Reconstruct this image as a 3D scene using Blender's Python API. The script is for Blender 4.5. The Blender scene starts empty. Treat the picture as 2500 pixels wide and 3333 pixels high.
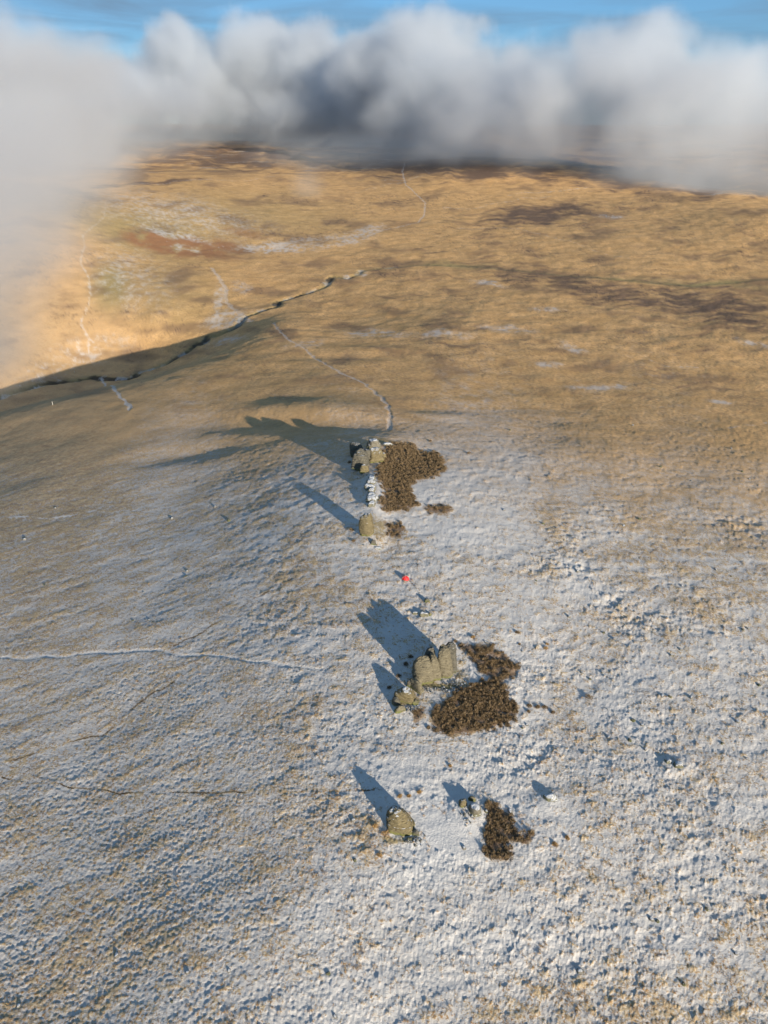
import bpy, math, random
import numpy as np
R = math.radians
sc = bpy.context.scene

# ------------------------------------------------------------------ camera, sky, sun, exposure
F, CX, CY = 2310.0, 1250.0, 1666.5          # focal length and centre, in pixels of the 2500 x 3333 photograph
PITCH, CAMZ = R(28.73), 110.0
cam = bpy.data.cameras.new('camera'); camo = bpy.data.objects.new('camera', cam)
sc.collection.objects.link(camo); sc.camera = camo
camo.location = (0, 0, CAMZ); camo.rotation_euler = (R(90) - PITCH, 0, 0)
cam.sensor_fit = 'VERTICAL'; cam.sensor_height = 24; cam.lens = 24 * F / 3333.0
cam.clip_start = 0.5; cam.clip_end = 60000

SUN_EL, SUN_AZ = R(12), R(148)               # azimuth clockwise from +Y: behind the camera, to the right
world = bpy.data.worlds.new('World'); sc.world = world; world.use_nodes = True
nt = world.node_tree; bg = nt.nodes['Background']
sky = nt.nodes.new('ShaderNodeTexSky'); sky.sky_type = 'NISHITA'; sky.sun_disc = False
sky.sun_elevation = SUN_EL; sky.sun_rotation = SUN_AZ
sky.altitude = 1500; sky.air_density = 1.0; sky.dust_density = 0.0; sky.ozone_density = 3.5
# thin cirrus streaks high over the moor
tc = nt.nodes.new('ShaderNodeTexCoord'); mp = nt.nodes.new('ShaderNodeMapping')
mp.inputs['Scale'].default_value = (3.0, 3.0, 22.0); mp.inputs['Rotation'].default_value = (0, R(14), 0)
cn = nt.nodes.new('ShaderNodeTexNoise'); cn.inputs['Scale'].default_value = 1.6; cn.inputs['Detail'].default_value = 6
cn.inputs['Roughness'].default_value = .55; cn.inputs['Distortion'].default_value = .6
cr = nt.nodes.new('ShaderNodeMapRange'); cr.inputs[1].default_value = .36; cr.inputs[2].default_value = .75
cr.inputs[3].default_value = .5; cr.inputs[4].default_value = .95
mx = nt.nodes.new('ShaderNodeMix'); mx.data_type = 'RGBA'
mx.inputs[7].default_value = (1.9, 2.1, 2.65, 1)
nt.links.new(tc.outputs['Generated'], mp.inputs['Vector']); nt.links.new(mp.outputs[0], cn.inputs['Vector'])
nt.links.new(cn.outputs['Fac'], cr.inputs[0]); nt.links.new(cr.outputs[0], mx.inputs[0])
nt.links.new(sky.outputs[0], mx.inputs[6]); 
vm = nt.nodes.new('ShaderNodeVectorMath'); vm.operation = 'MULTIPLY'; vm.inputs[1].default_value = (.64, .96, 1.12)   # clear cold winter air
nt.links.new(mx.outputs[2], vm.inputs[0]); nt.links.new(vm.outputs[0], bg.inputs['Color'])
bg.inputs['Strength'].default_value = 0.085

sl = bpy.data.lights.new('sun', 'SUN'); so = bpy.data.objects.new('sun', sl); sc.collection.objects.link(so)
sl.energy = 5.0; sl.angle = R(0.5); sl.color = (1.0, 0.89, 0.72)
so.rotation_euler = (R(90) - SUN_EL, 0, math.pi - SUN_AZ)   # checked: shadows fall away to the upper left
sc.view_settings.view_transform = 'Standard'; sc.view_settings.look = 'None'
sc.view_settings.exposure = 0.85; sc.view_settings.gamma = 1.0; sc.view_settings.use_curve_mapping = False
sc.cycles.max_bounces = 8; sc.cycles.diffuse_bounces = 2; sc.cycles.volume_bounces = 4
sc.cycles.transparent_max_bounces = 8

# ------------------------------------------------------------------ noise
def perlin(x, y, seed=0):
    x = np.asarray(x, float); y = np.asarray(y, float)
    xi = np.floor(x).astype(np.int64); yi = np.floor(y).astype(np.int64)
    xf = x - xi; yf = y - yi
    def g(ix, iy, dx, dy):
        h = (ix * 374761393 + iy * 668265263 + seed * 974634777) & 0xffffffff
        h = ((h ^ (h >> 13)) * 1274126177) & 0xffffffff
        h = (h ^ (h >> 16)) & 0xffff
        a = h * (2 * np.pi / 65536)
        return np.cos(a) * dx + np.sin(a) * dy
    u = xf * xf * xf * (xf * (xf * 6 - 15) + 10); v = yf * yf * yf * (yf * (yf * 6 - 15) + 10)
    a = g(xi, yi, xf, yf); b = g(xi + 1, yi, xf - 1, yf); c = g(xi, yi + 1, xf, yf - 1); d = g(xi + 1, yi + 1, xf - 1, yf - 1)
    return ((a * (1 - u) + b * u) * (1 - v) + (c * (1 - u) + d * u) * v) * 1.5
def fbm(x, y, octv=4, seed=0, gain=.5):
    s = 0; a = 1; t = 0
    for k in range(octv):
        s = s + a * perlin(x * 2 ** k + 17.3 * k, y * 2 ** k - 9.1 * k, seed + k); t += a; a *= gain
    return s / t
def sst(a, b, x):
    t = np.clip((x - a) / (b - a), 0, 1); return t * t * (3 - 2 * t)

# ------------------------------------------------------------------ lie of the land
CP, SP = math.cos(PITCH), math.sin(PITCH)
def ray(px, py):
    u = (px - CX) / F; v = (CY - py) / F
    return u, CP + v * SP, v * CP - SP
def at_z(px, py, z):
    dx, dy, dz = ray(px, py); t = (z - CAMZ) / dz
    return dx * t, dy * t
def to_px(x, y, z):
    zc = z - CAMZ; dep = y * CP - zc * SP; up = y * SP + zc * CP
    dep = np.maximum(dep, 1.0)
    return CX + F * x / dep, CY - F * up / dep
ctrl = [  # surveyed spots: where each stands in view, and its height in metres
 (1250,3330,-4),(0,3330,-8),(2500,3330,-4),(600,3000,-4),(1900,3000,-2),
 (1250,2650,0),(0,2650,-10),(2500,2650,-2),(600,2650,-5),(1900,2600,-.5),
 (1400,2250,1),(0,2150,-13),(2500,2200,-2),(700,2200,-4),(1900,2200,-.5),
 (1250,1800,2.5),(0,1750,-19),(650,1780,-7.5),(1800,1750,1),(2500,1750,-4),
 (1200,1540,4),(0,1520,-28),(600,1520,-14),(1450,1480,1),(1900,1450,-6),(2500,1450,-12),
 (0,1400,-36),(0,1345,-44),(200,1295,-40),(350,1320,-27),(390,1252,-37),(600,1190,-33),(700,1240,-21),(1100,1260,-12),(1300,1250,-14),(1700,1250,-20),(2500,1250,-24),
 (0,1298,-78),(200,1238,-78),(430,1212,-75),(600,1142,-66),(250,1190,-78),(480,1140,-72),(680,1096,-58),(900,1052,-33),(900,988,-46),(1170,880,-37),(1700,880,-33),(2300,920,-29),(2500,905,-28),
 (1100,1060,-36),(1500,1050,-28),(2000,1080,-28),(2500,1080,-25),
 (0,1225,-70),(0,1100,-55),(250,1100,-63),(500,1040,-52),(500,850,-34),(250,800,-14),(60,760,0),(0,950,-36),(600,740,-20),(850,850,-39),(1000,760,-32),(800,660,-14),
 (1500,750,-28),(2000,800,-25),(2500,800,-20),(1300,680,-24),(1800,680,-20),(2200,700,-14),
 (300,590,12),(500,565,10),(800,568,4),(1250,575,-6),(1600,605,-6),(1950,605,-4),(2250,645,-5),(2500,700,-6),
]
pts = []
for px, py, z in ctrl:
    x, y = at_z(px, py, z); pts.append((x, y, z))
pts += [(-900,2000,2),(-500,2000,4),(-250,1950,2),(-300,2500,26),(-800,2600,32),(-300,3500,52),(-900,3500,62),(200,1900,14),(350,1750,6),(200,2600,24),(300,3500,45),(900,2100,-30),(1500,1900,-45),(1200,3400,20),(-250,4200,62),
        (1900,3300,40),(-2500,3500,80),(-1500,1500,60),(1500,1100,-30),(-3500,6500,90),(0,7000,80),(3500,6500,90),(0,5000,40),(-60,20,-8),(60,20,-6),(0,35,-5),
        (-500,150,-75),(-300,100,-35),(400,150,-20),(-900,600,-20),(800,400,-35)]
P = np.array(pts)
def lp(x, y):
    th = np.arctan2(x, y); r = np.hypot(x, y)
    return th, np.log(np.maximum(r, 35.0)) 
uc, vc = lp(P[:, 0], P[:, 1]); uc = uc * 2
def tps_k(r2): return 0.5 * r2 * np.log(r2 + 1e-12)
n = len(P); Am = np.zeros((n + 3, n + 3))
Am[:n, :n] = tps_k((uc[:, None] - uc) ** 2 + (vc[:, None] - vc) ** 2) + np.eye(n) * 1e-4
Am[:n, n] = 1; Am[:n, n + 1] = uc; Am[:n, n + 2] = vc; Am[n:, :n] = Am[:n, n:].T
W = np.linalg.solve(Am, np.append(P[:, 2], [0, 0, 0]))
def tps(u, v):
    s = W[n] + W[n + 1] * u + W[n + 2] * v
    for i in range(n):
        s = s + W[i] * tps_k((u - uc[i]) ** 2 + (v - vc[i]) ** 2)
    return s
LIM = R(62)
def base_h(x, y):
    x = np.asarray(x, float); y = np.asarray(y, float)
    th, lr = lp(x, y); tcl = np.clip(th, -LIM, LIM)
    z = tps(tcl * 2, lr)
    out = np.abs(th) > LIM
    if out.any():
        z0 = .5 * (tps(np.full(out.sum(), 2 * LIM), lr[out]) + tps(np.full(out.sum(), -2 * LIM), lr[out]))
        w = sst(R(70), R(150), np.abs(th[out])); z[out] = z[out] * (1 - w) + z0 * w
    return z
def seg_dist(px, py, line):
    d = np.full(np.shape(px), 1e9)
    for (x0, y0), (x1, y1) in zip(line[:-1], line[1:]):
        vx, vy = x1 - x0, y1 - y0; L = vx * vx + vy * vy + 1e-9
        t = np.clip(((px - x0) * vx + (py - y0) * vy) / L, 0, 1)
        d = np.minimum(d, np.hypot(px - x0 - t * vx, py - y0 - t * vy))
    return d
def blob(px, py, cx, cy, rx, ry, rot=0, soft=.5):
    c, s = math.cos(R(rot)), math.sin(R(rot)); dx, dy = px - cx, py - cy
    q = np.hypot((dx * c + dy * s) / rx, (-dx * s + dy * c) / ry)
    return 1 - sst(1 - soft, 1 + soft, q)
_wl = {}
def line_w(line):       # a line surveyed in view, laid on the land in world metres
    k = tuple(line)
    if k not in _wl: _wl[k] = [pt0(a, b)[:2] for a, b in line]
    return _wl[k]
def pt0(px, py):        # where the sight line meets the smooth land
    t = np.geomspace(60, 9000, 900); dx, dy, dz = ray(px, py)
    zz = base_h(dx * t, dy * t); d = CAMZ + dz * t - zz
    i = int(np.argmax(d < 0)); i = max(i, 1)
    f = d[i - 1] / (d[i - 1] - d[i]); tt = t[i - 1] + f * (t[i] - t[i - 1])
    return dx * tt, dy * tt, CAMZ + dz * tt

STREAM = ((-60,1300),(150,1245),(300,1228),(430,1232),(455,1210),(540,1180),(600,1150),(640,1118),(668,1112),(672,1095),(720,1085),(775,1060),(790,1035),(860,1010),(905,1000),(900,980),
          (960,965),(1010,950),(1060,930),(1080,900),(1130,905),(1170,892),(1172,880),(1260,872),(1380,862),(1500,865),(1620,875),(1750,888),(1900,900),(2050,915),(2250,932),(2330,920),(2520,908))
PATH_TORS = ((1268,1392),(1272,1350),(1262,1320),(1240,1290),(1200,1262),(1190,1250),(1100,1210),(1030,1165),(990,1130),(950,1110),(915,1085),(890,1050))
PATH_FAR = ((1320,520),(1310,560),(1320,600),(1370,645),(1385,660),(1380,700),(1360,725),(1250,748),(1180,780),(1100,800))
PATH_LEFT = ((345,650),(340,700),(270,760),(275,800),(262,850),(290,910),(295,960),(282,1010),(262,1050),(290,1110),(288,1150))
PATH_TRACK = ((-40,2143),(120,2138),(280,2130),(400,2115),(520,2114),(640,2130),(760,2145),(880,2155),(980,2170),(1040,2182))
PATH_SPUR = ((330,1230),(345,1255),(380,1280),(410,1310),(425,1335))
PATH_FOLD = ((690,870),(735,940),(735,980),(790,1030),(820,1045))
HAG_RIGHT = ((1650,820),(1900,840),(2100,880),(2330,920),(2400,975),(2500,1010))

def hills(x, y):        # the land without its tussocks
    z = base_h(x, y); px, py = to_px(x, y, z); front = y > 20
    r = np.hypot(x, y)
    z = z + 1.6 * fbm(x / 95, y / 95, 3, 5) * sst(60, 300, r) + .35 * fbm(x / 24, y / 24, 2, 9)
    z = z + sst(1500, 2600, r) * 16 * fbm(x / 520, y / 380, 4, 71)
    g = lambda cx, cy, rx, ry, rot=0: blob(px, py, cx, cy, rx, ry, rot, .9) * front
    z = z + 1.6 * g(1235, 1455, 90, 40) + 1.2 * g(1215, 1600, 35, 80) + 1.3 * g(1205, 1740, 45, 40) 
    z = z + 2.2 * g(1040, 1335, 190, 22, 2) - 2.0 * g(960, 1385, 260, 26, 2)            # ribs and hollows that hold the low shade
    z = z + 1.0 * g(760, 1425, 150, 20, -8) - 1.4 * g(640, 1465, 190, 26, -10)
    z = z + 2.0 * g(1150, 1140, 120, 14) - 1.0 * g(1000, 1150, 160, 14)
    z = z + .8 * g(1450, 1352, 90, 14, 5) - .9 * g(1400, 1330, 90, 14, 5)
    z = z + .5 * g(1430, 2280, 150, 60) + .5 * g(1540, 2650, 60, 45) + .4 * g(1790, 2610, 35, 28) + .4 * g(2210, 2490, 40, 30)
    z = z - 5 * g(620, 770, 270, 60, 8)                                                   # the bowl of the bare red scar
    return z, px, py

def cuts(x, y):
    """stream bed, trodden paths: distances in metres"""
    out = {}
    for nme, ln in (('stream', STREAM), ('tors', PATH_TORS), ('far', PATH_FAR), ('left', PATH_LEFT), ('track', PATH_TRACK), ('spur', PATH_SPUR), ('fold', PATH_FOLD)):
        L = line_w(ln); xs = [a for a, b in L]; ys = [b for a, b in L]
        d = np.full(np.shape(x), 1e3); pad = 40
        m = (x > min(xs) - pad) & (x < max(xs) + pad) & (y > min(ys) - pad) & (y < max(ys) + pad)
        if m.any():
            k = 1.5 if nme == 'stream' else 1.0
            wx = x[m] + k * 1.5 * fbm(x[m] / 9, y[m] / 9, 2, 31); wy = y[m] + k * 1.5 * fbm(x[m] / 9, y[m] / 9, 2, 47)
            d[m] = seg_dist(wx, wy, L)
        out[nme] = d
    return out

# frost cover over the moor: seen spot -> share of white
COV = np.array([
 (0,3333,.42),(600,3333,.52),(1250,3300,.66),(1900,3333,.5),(2500,3333,.5),(250,3150,.42),
 (0,3000,.5),(500,2900,.48),(850,2950,.48),(1050,3000,.62),(1500,3000,.66),(2000,3000,.6),(2500,3000,.56),
 (0,2650,.5),(600,2650,.48),(950,2600,.5),(1180,2750,.5),(1380,2700,.95),(1700,2750,.66),(2200,2650,.6),(2500,2650,.6),
 (0,2200,.46),(600,2250,.5),(900,2350,.5),(1050,2150,.58),(1300,2450,.66),(1250,2200,.6),(1600,2200,.68),(1500,2450,.64),(2000,2250,.62),(2500,2250,.6),
 (0,1900,.42),(600,1850,.5),(1000,1900,.5),(1250,1850,.56),(1500,1750,.66),(1450,1900,.58),(1900,1900,.58),(2500,1950,.52),
 (0,1600,.32),(600,1600,.48),(1050,1620,.56),(1300,1560,.8),(1450,1580,.74),(1650,1500,.68),(1900,1600,.52),(2150,1600,.44),(2500,1550,.4),(2350,1650,.5),
 (0,1400,.1),(600,1420,.42),(900,1300,.12),(1200,1440,.4),(1500,1420,.56),(1750,1400,.42),(2000,1350,.18),(2500,1400,.0),
 (300,1280,.02),(900,1200,.04),(1300,1250,.1),(1800,1250,.02),(1200,1000,0),(1800,1000,0),(2500,1100,0),(0,1150,.05),(600,1000,.02),(1500,800,0),(2500,800,0),(500,500,0),(1500,500,0),(2500,500,0),(0,700,0)])
def cover(px, py):
    s = 0; w = 0
    for a, b, c in COV:
        q = 1 / (((px - a) ** 2 + ((py - b) * 1.15) ** 2) / 1e4 + .35) ** 1.7
        s = s + q * c; w = w + q
    return s / w

def full(x, y, want=False):
    """the whole surface: land + cuts + tussocks, and what grows or lies on it"""
    x = np.asarray(x, float); y = np.asarray(y, float)
    z, px, py = hills(x, y); r = np.hypot(x, y); front = (y > 20)
    px = np.where(front, px, 1250.); py = np.where(front, py, 3333.)
    wpx = px + 28 * fbm(x / (r * .06), y / (r * .06), 3, 11); wpy = py + 16 * fbm(x / (r * .05), y / (r * .05), 3, 23)
    cv = cover(np.clip(wpx, -200, 2700), np.clip(wpy, 400, 3400))
    leftness = 1 - sst(650, 1150, px + (py - 2600) * -.25)
    rough = sst(1200, 1500, py)
    # tussocks
    rot = R(-24); xa = x * math.cos(rot) - y * math.sin(rot); ya = x * math.sin(rot) + y * math.cos(rot)
    wv = 1.2 * fbm(x / 5, y / 5, 2, 97); st = .65 * fbm((xa + wv) / 2.3, (ya + wv) / 1.0, 3, 101, .6) + .6 * fbm(x / .85, y / .8, 2, 103, .6)                      # lines of wind-combed grass on the left
    st2 = fbm(xa / 11, ya / 3.2, 2, 109)
    hm = fbm(x / 1.7 + .5 * fbm(x / 3, y / 3, 2, 128), y / 1.3, 4, 131, .68)                    # rounded hummocks on the right
    hm2 = fbm(x / 4.2, y / 3.4, 2, 139)
    tuft = leftness * (.75 * st + .45 * st2) + (1 - leftness) * (.85 * hm + .35 * hm2)
    stony = sst(.1, .5, fbm(x / 38, y / 26, 2, 171)) * sst(1500, 1800, px) * sst(1500, 1750, py) * (1 - sst(2500, 2900, py))
    amp = (.055 + .05 * rough) * (1 + 1.2 * stony)
    big = sst(.18, .55, hm) * (1 - leftness)
    near = 1 - sst(450, 900, r)
    nr_ = 1 - sst(120, 260, r); sm0 = fbm(x / .62, y / .55, 2, 163, .6)
    dz = amp * (nr_ * .85 * sm0 + leftness * (.9 * st + .75 * st2) + (1 - leftness) * (1.05 * hm + 1.5 * hm2) + .9 * big) * (.35 + .65 * near) * (1.45 + .9 * fbm(x / 22, y / 15, 2, 145)) 
    far_r = sst(250, 600, r)
    dz = dz + far_r * (.75 * fbm(x / 14, y / 14, 4, 151, .6) + .8 * (np.abs(fbm(x / 60, y / 45, 3, 153)) - .2))
    smooth = np.clip(blob(px, py, 1400, 2690, 70, 70) + blob(px, py, 1240, 1560, 30, 70) + blob(px, py, 1512, 2725, 60, 62), 0, 1)
    dz = dz * (1 - .7 * smooth)
    C = cuts(x, y)
    ws = 2.3 + .9 * fbm(x / 30, y / 30, 2, 61)
    far_s = sst(1350, 1050, px); ws = ws * (.4 + .6 * far_s)
    z = z - (.5 + 1.0 * far_s) * (1 - sst(0, 1, C['stream'] / (ws * 2.6 + 1))) - .5 * far_s * (1 - sst(0, 1, C['stream'] / ws))
    for k, w_, d_ in (('tors', .9, .25), ('track', .5, .13), ('left', 1.1, .2), ('spur', .9, .25), ('far', 1.6, .2), ('fold', 1.8, .3)):
        q = 1 - sst(.6, 1.5, C[k] / w_); z = z - d_ * q; dz = dz * (1 - .6 * q)
    z = z + dz
    if not want: return z
    A = {}
    nz = fbm(wpx / 60, wpy / 28, 4, 201); nf = fbm(x / 7, y / 7, 3, 211)
    B = lambda cx, cy, rx, ry, rot=0, soft=.5: blob(wpx, wpy, cx, cy, rx, ry, rot, soft)
    snow = cv + .045 * leftness * (py > 1450) + (.20 - .12 * leftness) * fbm(x / 15, y / 10, 3, 221) * (cv > .03)
    # frost caught in the valley on the left
    snow = np.maximum(snow, .62 * B(560, 690, 330, 60, 10, .8)); snow = np.maximum(snow, .5 * B(420, 900, 170, 110, 25, .8))
    snow = np.maximum(snow, .95 * B(880, 800, 130, 20, 4)); snow = np.maximum(snow, .6 * B(1040, 790, 200, 24, -6))
    snow = np.maximum(snow, .8 * B(1180, 765, 90, 22, -20)); snow = np.maximum(snow, .85 * B(600, 800, 60, 18, 20))
    snow = np.maximum(snow, .75 * B(740, 1040, 90, 32, -18)); snow = np.maximum(snow, .7 * B(715, 980, 22, 60, 8))
    snow = np.maximum(snow, .85 * B(560, 752, 130, 14, 14, .8)); snow = np.maximum(snow, .6 * B(790, 930, 30, 22))
    snow = np.maximum(snow, .6 * B(290, 1140, 140, 45, -15, .9)); snow = np.maximum(snow, .45 * B(170, 1200, 160, 40, -15, .9))
    for a in ((1590,925,60,9,12),(1770,1010,60,10),(1640,1075,90,14,5),(1860,1135,60,14,15),(1220,1085,110,14,0),(2450,1115,60,10,15),(1990,705,50,7,5),
              (2330,628,32,4),(1450,1090,110,12),(1185,890,22,9),(1130,905,18,7),(1000,1120,70,12,-8),(1950,1260,110,14),(2340,1310,60,8),(1780,1190,60,10),(740,1110,80,14,-16)):
        snow = np.maximum(snow, .72 * B(*a[:4], rot=(a[4] if len(a) > 4 else 0), soft=.7))
    snow = snow + .3 * sst(.25, .6, fbm(wpx / 34, wpy / 9, 3, 231)) * sst(1450, 1150, wpy) * sst(1000, 1300, wpy)
    q = (1 - sst(.4, 1.2, seg_dist(px, py, ((1330,1884),(1352,1915),(1372,1948),(1386,1972))) / 3.)) + .7 * (1 - sst(.4, 1.2, seg_dist(px, py, ((1278,1805),(1296,1845),(1316,1876))) / 2.5)); track_dark = np.clip(q, 0, 1)
    # colour of what grows: 0 straw .. gold, purple-brown heather moor with far cloud shadow painted in, bare red ground, green flush
    strk = fbm(wpx / 90, wpy / 13, 4, 243, .6)
    heath_shade = .6 * sst(.0, .45, fbm(wpx / 170, wpy / 42, 4, 241)) * sst(1500, 1100, wpy)
    for cx, cy, rx, ry, rt, a in ((1760,700,200,34,-5,.9),(1900,940,420,40,11,.75),(2330,1000,260,60,12,.8),(1250,640,260,22,8,.35),(1800,560,600,34,2,.75),(1560,1120,240,12,0,.5),
                             (1400,540,560,42,3,.95),(2250,585,460,50,3,1.),(760,500,420,48,2,.9),(1380,900,160,20,3,.5),(930,875,60,14,0,.35),(700,500,300,50,0,.6),(2200,1230,230,26,14,.55),(1300,960,80,16,0,.5),(1200,590,200,20,0,.5),(480,595,180,8,-3,.8),(2350,830,180,14,3,.5),(1420,1105,110,10,0,.55)):
        heath_shade = np.maximum(heath_shade, sst(.12, .95, a * blob(wpx, wpy, cx, cy, rx, ry, rt, .9) + .9 * strk) * min(1, a + .15))
    veins = np.abs(fbm(wpx / 46, wpy / 17, 4, 251)); veins = (1 - sst(.0, .05, veins)) * sst(1450, 1150, wpy) * sst(540, 640, wpy)
    heath_shade = np.clip(heath_shade + .45 * veins * sst(-.1, .3, fbm(wpx / 200, wpy / 90, 2, 261)), 0, 1)
    russet = np.clip(B(610, 800, 150, 34, 8) * 1.1 + B(470, 765, 70, 30, 10) + .8 * B(760, 790, 60, 14, 14) + .6 * B(820, 752, 70, 12, 12), 0, 1) * sst(-.5, .1, nz)
    snow = snow * (1 - .85 * russet) + .5 * russet * sst(.2, .45, fbm(wpx / 14, wpy / 6, 3, 271)) + .8 * russet * B(560, 750, 150, 12, 14) 
    spk = fbm(x / 6, y / 10, 3, 291) + .6 * fbm(x / 22, y / 34, 3, 293)
    snow = np.where(py < 1330, snow * np.clip(.72 + 1.1 * spk, 0, 1.15), snow)
    green = .8 * B(420, 740, 260, 60, 12, .9) + .7 * B(350, 930, 60, 70, 0, .8) + .45 * B(560, 960, 200, 110, 20, .9) + .5 * B(800, 700, 300, 70, 5, .9)
    green = green + .9 * (1 - sst(0, 1, C['stream'] / 9.)) + .5 * B(2300, 925, 250, 12, 3) + .5 * B(1480, 862, 140, 10, 4)
    fv = sst(600, 540, py) * (px > 0); heath_shade = np.maximum(heath_shade, fv * sst(-.25, .35, fbm(px / 160, py / 11, 4, 311)) * .9)
    snow = np.maximum(snow, .5 * fv * sst(.15, .5, fbm(px / 120, py / 5, 3, 313)) * sst(1500, 1200, px))
    snow = np.maximum(snow, .84 * B(1512, 2725, 60, 62, 0, .7)); snow = np.maximum(snow, .95 * B(1400, 2690, 55, 75, 0, .6)); snow = np.maximum(snow, .9 * B(1530, 2165, 28, 60, 0, .6))
    # cut banks and paths
    sp_ = 1 - sst(.5, 1.25, C['stream'] / (ws * 1.0)); bank = (1 - sst(1, 2.2, C['stream'] / (ws * 1.2)))
    peat = np.clip(bank * (.2 + .5 * far_s) * sst(-.7, .2, fbm(x / 26, y / 26, 2, 299)), 0, 1)
    snow = np.maximum(snow, .6 * sst(.0, .35, fbm(x / 17, y / 17, 2, 297)) * (1 - sst(1.2, 3.6, C['stream'] / ws)) * (px < 1300))
    for k, w_, a in (('tors', 1.1, .62), ('left', 1.3, .5), ('track', .5, .7), ('spur', 1.1, .7), ('far', 1.8, .65), ('fold', 2.4, .6)):
        snow = np.maximum(snow, a * (1 - sst(.6, 1.5, C[k] / w_ + 1.1 * nf)))
    for ln, a, w_ in ((((0,1690),(250,1672),(500,1655),(750,1625),(950,1590)), .7, 4),(((860,1270),(960,1300),(1060,1420),(1160,1440)), .35, 3),
                  (((0,2530),(200,2560),(450,2578),(700,2580),(1000,2570),(1250,2572)), -.8, 3.5),(((0,2480),(150,2440),(330,2380),(520,2240),(560,2215)), -.7, 3.5),
                  (((60,2850),(150,2900),(250,2960),(330,3000),(450,3090)), .75, 6),(((560,2100),(650,2060),(800,1970),(950,1880)), -.7, 3),
                  (((2260,2950),(2330,3020),(2400,3100),(2460,3180)), .5, 5),(((1150,1760),(1160,1900),(1170,2000)), .6, 4),(((770,2560),(770,2650),(775,2750)), .45, 4),
                  (((700,3260),(900,3150),(1100,3060)), -.35, 4),(((500,3180),(700,2980),(820,2850),(900,2760)), .35, 5),
                  (((1250,590),(1400,570),(1330,515)), .5, 2),(((1650,640),(1720,632),(1900,615),(1920,605)), .7, 2),(((1160,625),(1230,615),(1350,575)), .6, 2),
                  (((1440,685),(1540,675),(1800,640)), .6, 2),(((1500,740),(1650,745),(1900,800),(2050,845)), .55, 2),(((420,600),(600,592),(800,582),(950,572)), .55, 2),
                  (((1110,560),(1150,552),(1250,530),(1350,510)), .7, 2),(((2030,1165),(2100,1170),(2300,1200)), .6, 2.5),(((2300,1400),(2400,1385),(2500,1375)), .6, 4),
                  (((560,545),(760,505),(900,480)), .3, 3)):
        dd = seg_dist(wpx, wpy + 0, ln); q = (1 - sst(.3, 1.1, dd / w_)) * sst(-.5, .3, nf)
        if a > 0: snow = np.maximum(snow, a * q)
        else: snow = snow + a * q * .5; peat = np.maximum(peat, -a * q)
    for poly in HEATHER:
        pm = inside(px + 14 * fbm(x / 3.1, y / 3.1, 3, 66), py + 10 * fbm(x / 2.7, y / 2.7, 3, 68), poly, 10); snow = snow * (1 - .6 * pm); heath_shade = np.maximum(heath_shade, .8 * pm)
    moss = 0
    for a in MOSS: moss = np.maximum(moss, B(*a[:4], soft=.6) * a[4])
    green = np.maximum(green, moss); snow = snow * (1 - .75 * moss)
    bare = 0
    for a in ((1500,2250,60,22,.7),(1350,2300,60,25,.5),(1340,2730,36,16,.9)): bare = np.maximum(bare, B(*a[:4]) * a[4])
    peat = np.clip(peat + track_dark * .8 + bare * sst(-.1, .3, fbm(x / .5, y / .5, 2, 281)), 0, 1)
    A['cover'] = (np.clip(snow, 0, 1), np.clip(heath_shade, 0, 1), np.clip(russet, 0, 1), np.clip(green, 0, 1))
    A['lie'] = (np.clip(.5 + .5 * tuft, 0, 1), np.clip(peat, 0, 1), sst(1750, 1150, py + 250 * sst(800, 2500, px) * -.6 + 120 * sst(900, 0, px)) * (1 - .55 * blob(px, py, 120, 1060, 330, 250, 0, .9)), np.clip(sp_, 0, 1))
    return z, A, C, ws

def inside(px, py, poly, feather=8):
    m = np.zeros(np.shape(px), bool); k = len(poly)
    for i in range(k):
        x0, y0 = poly[i]; x1, y1 = poly[(i + 1) % k]
        if y0 == y1: continue
        c = ((y0 > py) != (y1 > py)) & (px < (x1 - x0) * (py - y0) / (y1 - y0) + x0); m ^= c
    d = seg_dist(px, py, list(poly) + [poly[0]])
    return np.where(m, sst(-feather, feather, d), sst(feather, -feather, d) * .0 + sst(feather, 0, d) * .5)

HEATHER = [
 ((1262,1455),(1340,1442),(1372,1470),(1415,1468),(1440,1492),(1452,1525),(1430,1550),(1365,1560),(1335,1590),(1352,1630),(1365,1645),(1320,1660),(1260,1668),(1236,1650),(1252,1610),(1240,1575),(1224,1550),(1240,1505)),
 ((1382,1648),(1440,1646),(1470,1662),(1455,1674),(1395,1672)),
 ((1256,1700),(1300,1700),(1312,1722),(1300,1745),(1264,1742)),
 ((1494,2092),(1600,2104),(1660,2140),(1688,2165),(1682,2200),(1640,2215),(1650,2238),(1600,2222),(1590,2200),(1560,2185),(1525,2135)),
 ((1484,2262),(1530,2232),(1575,2212),(1625,2228),(1668,2240),(1640,2262),(1684,2300),(1676,2345),(1610,2368),(1540,2382),(1470,2398),(1420,2380),(1402,2350),(1408,2320),(1450,2290)),
 ((1340,2312),(1384,2308),(1382,2340),(1356,2362)),
 ((1578,2622),(1600,2615),(1640,2640),(1668,2648),(1676,2710),(1700,2725),(1672,2742),(1648,2752),(1668,2775),(1645,2800),(1600,2796),(1572,2770),(1580,2710)),
 ((1690,2722),(1722,2706),(1736,2712),(1718,2756),(1702,2752)),
]
HLAB = ['large brown heather patch right of the upper tor and its snowy wall', 'small strip of brown heather right of the upper heather patch', 'loose brown heather right of the leaning upper boulder',
        'broken heather patch with snowy gaps behind the four-pillar tor', 'largest dark brown heather patch in front of the four-pillar tor', 'small heather patch just below the fallen slabs',
        'dark brown heather patch beside the low snow-covered outcrop', 'small detached heather clump right of the lowest heather patch']
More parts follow.
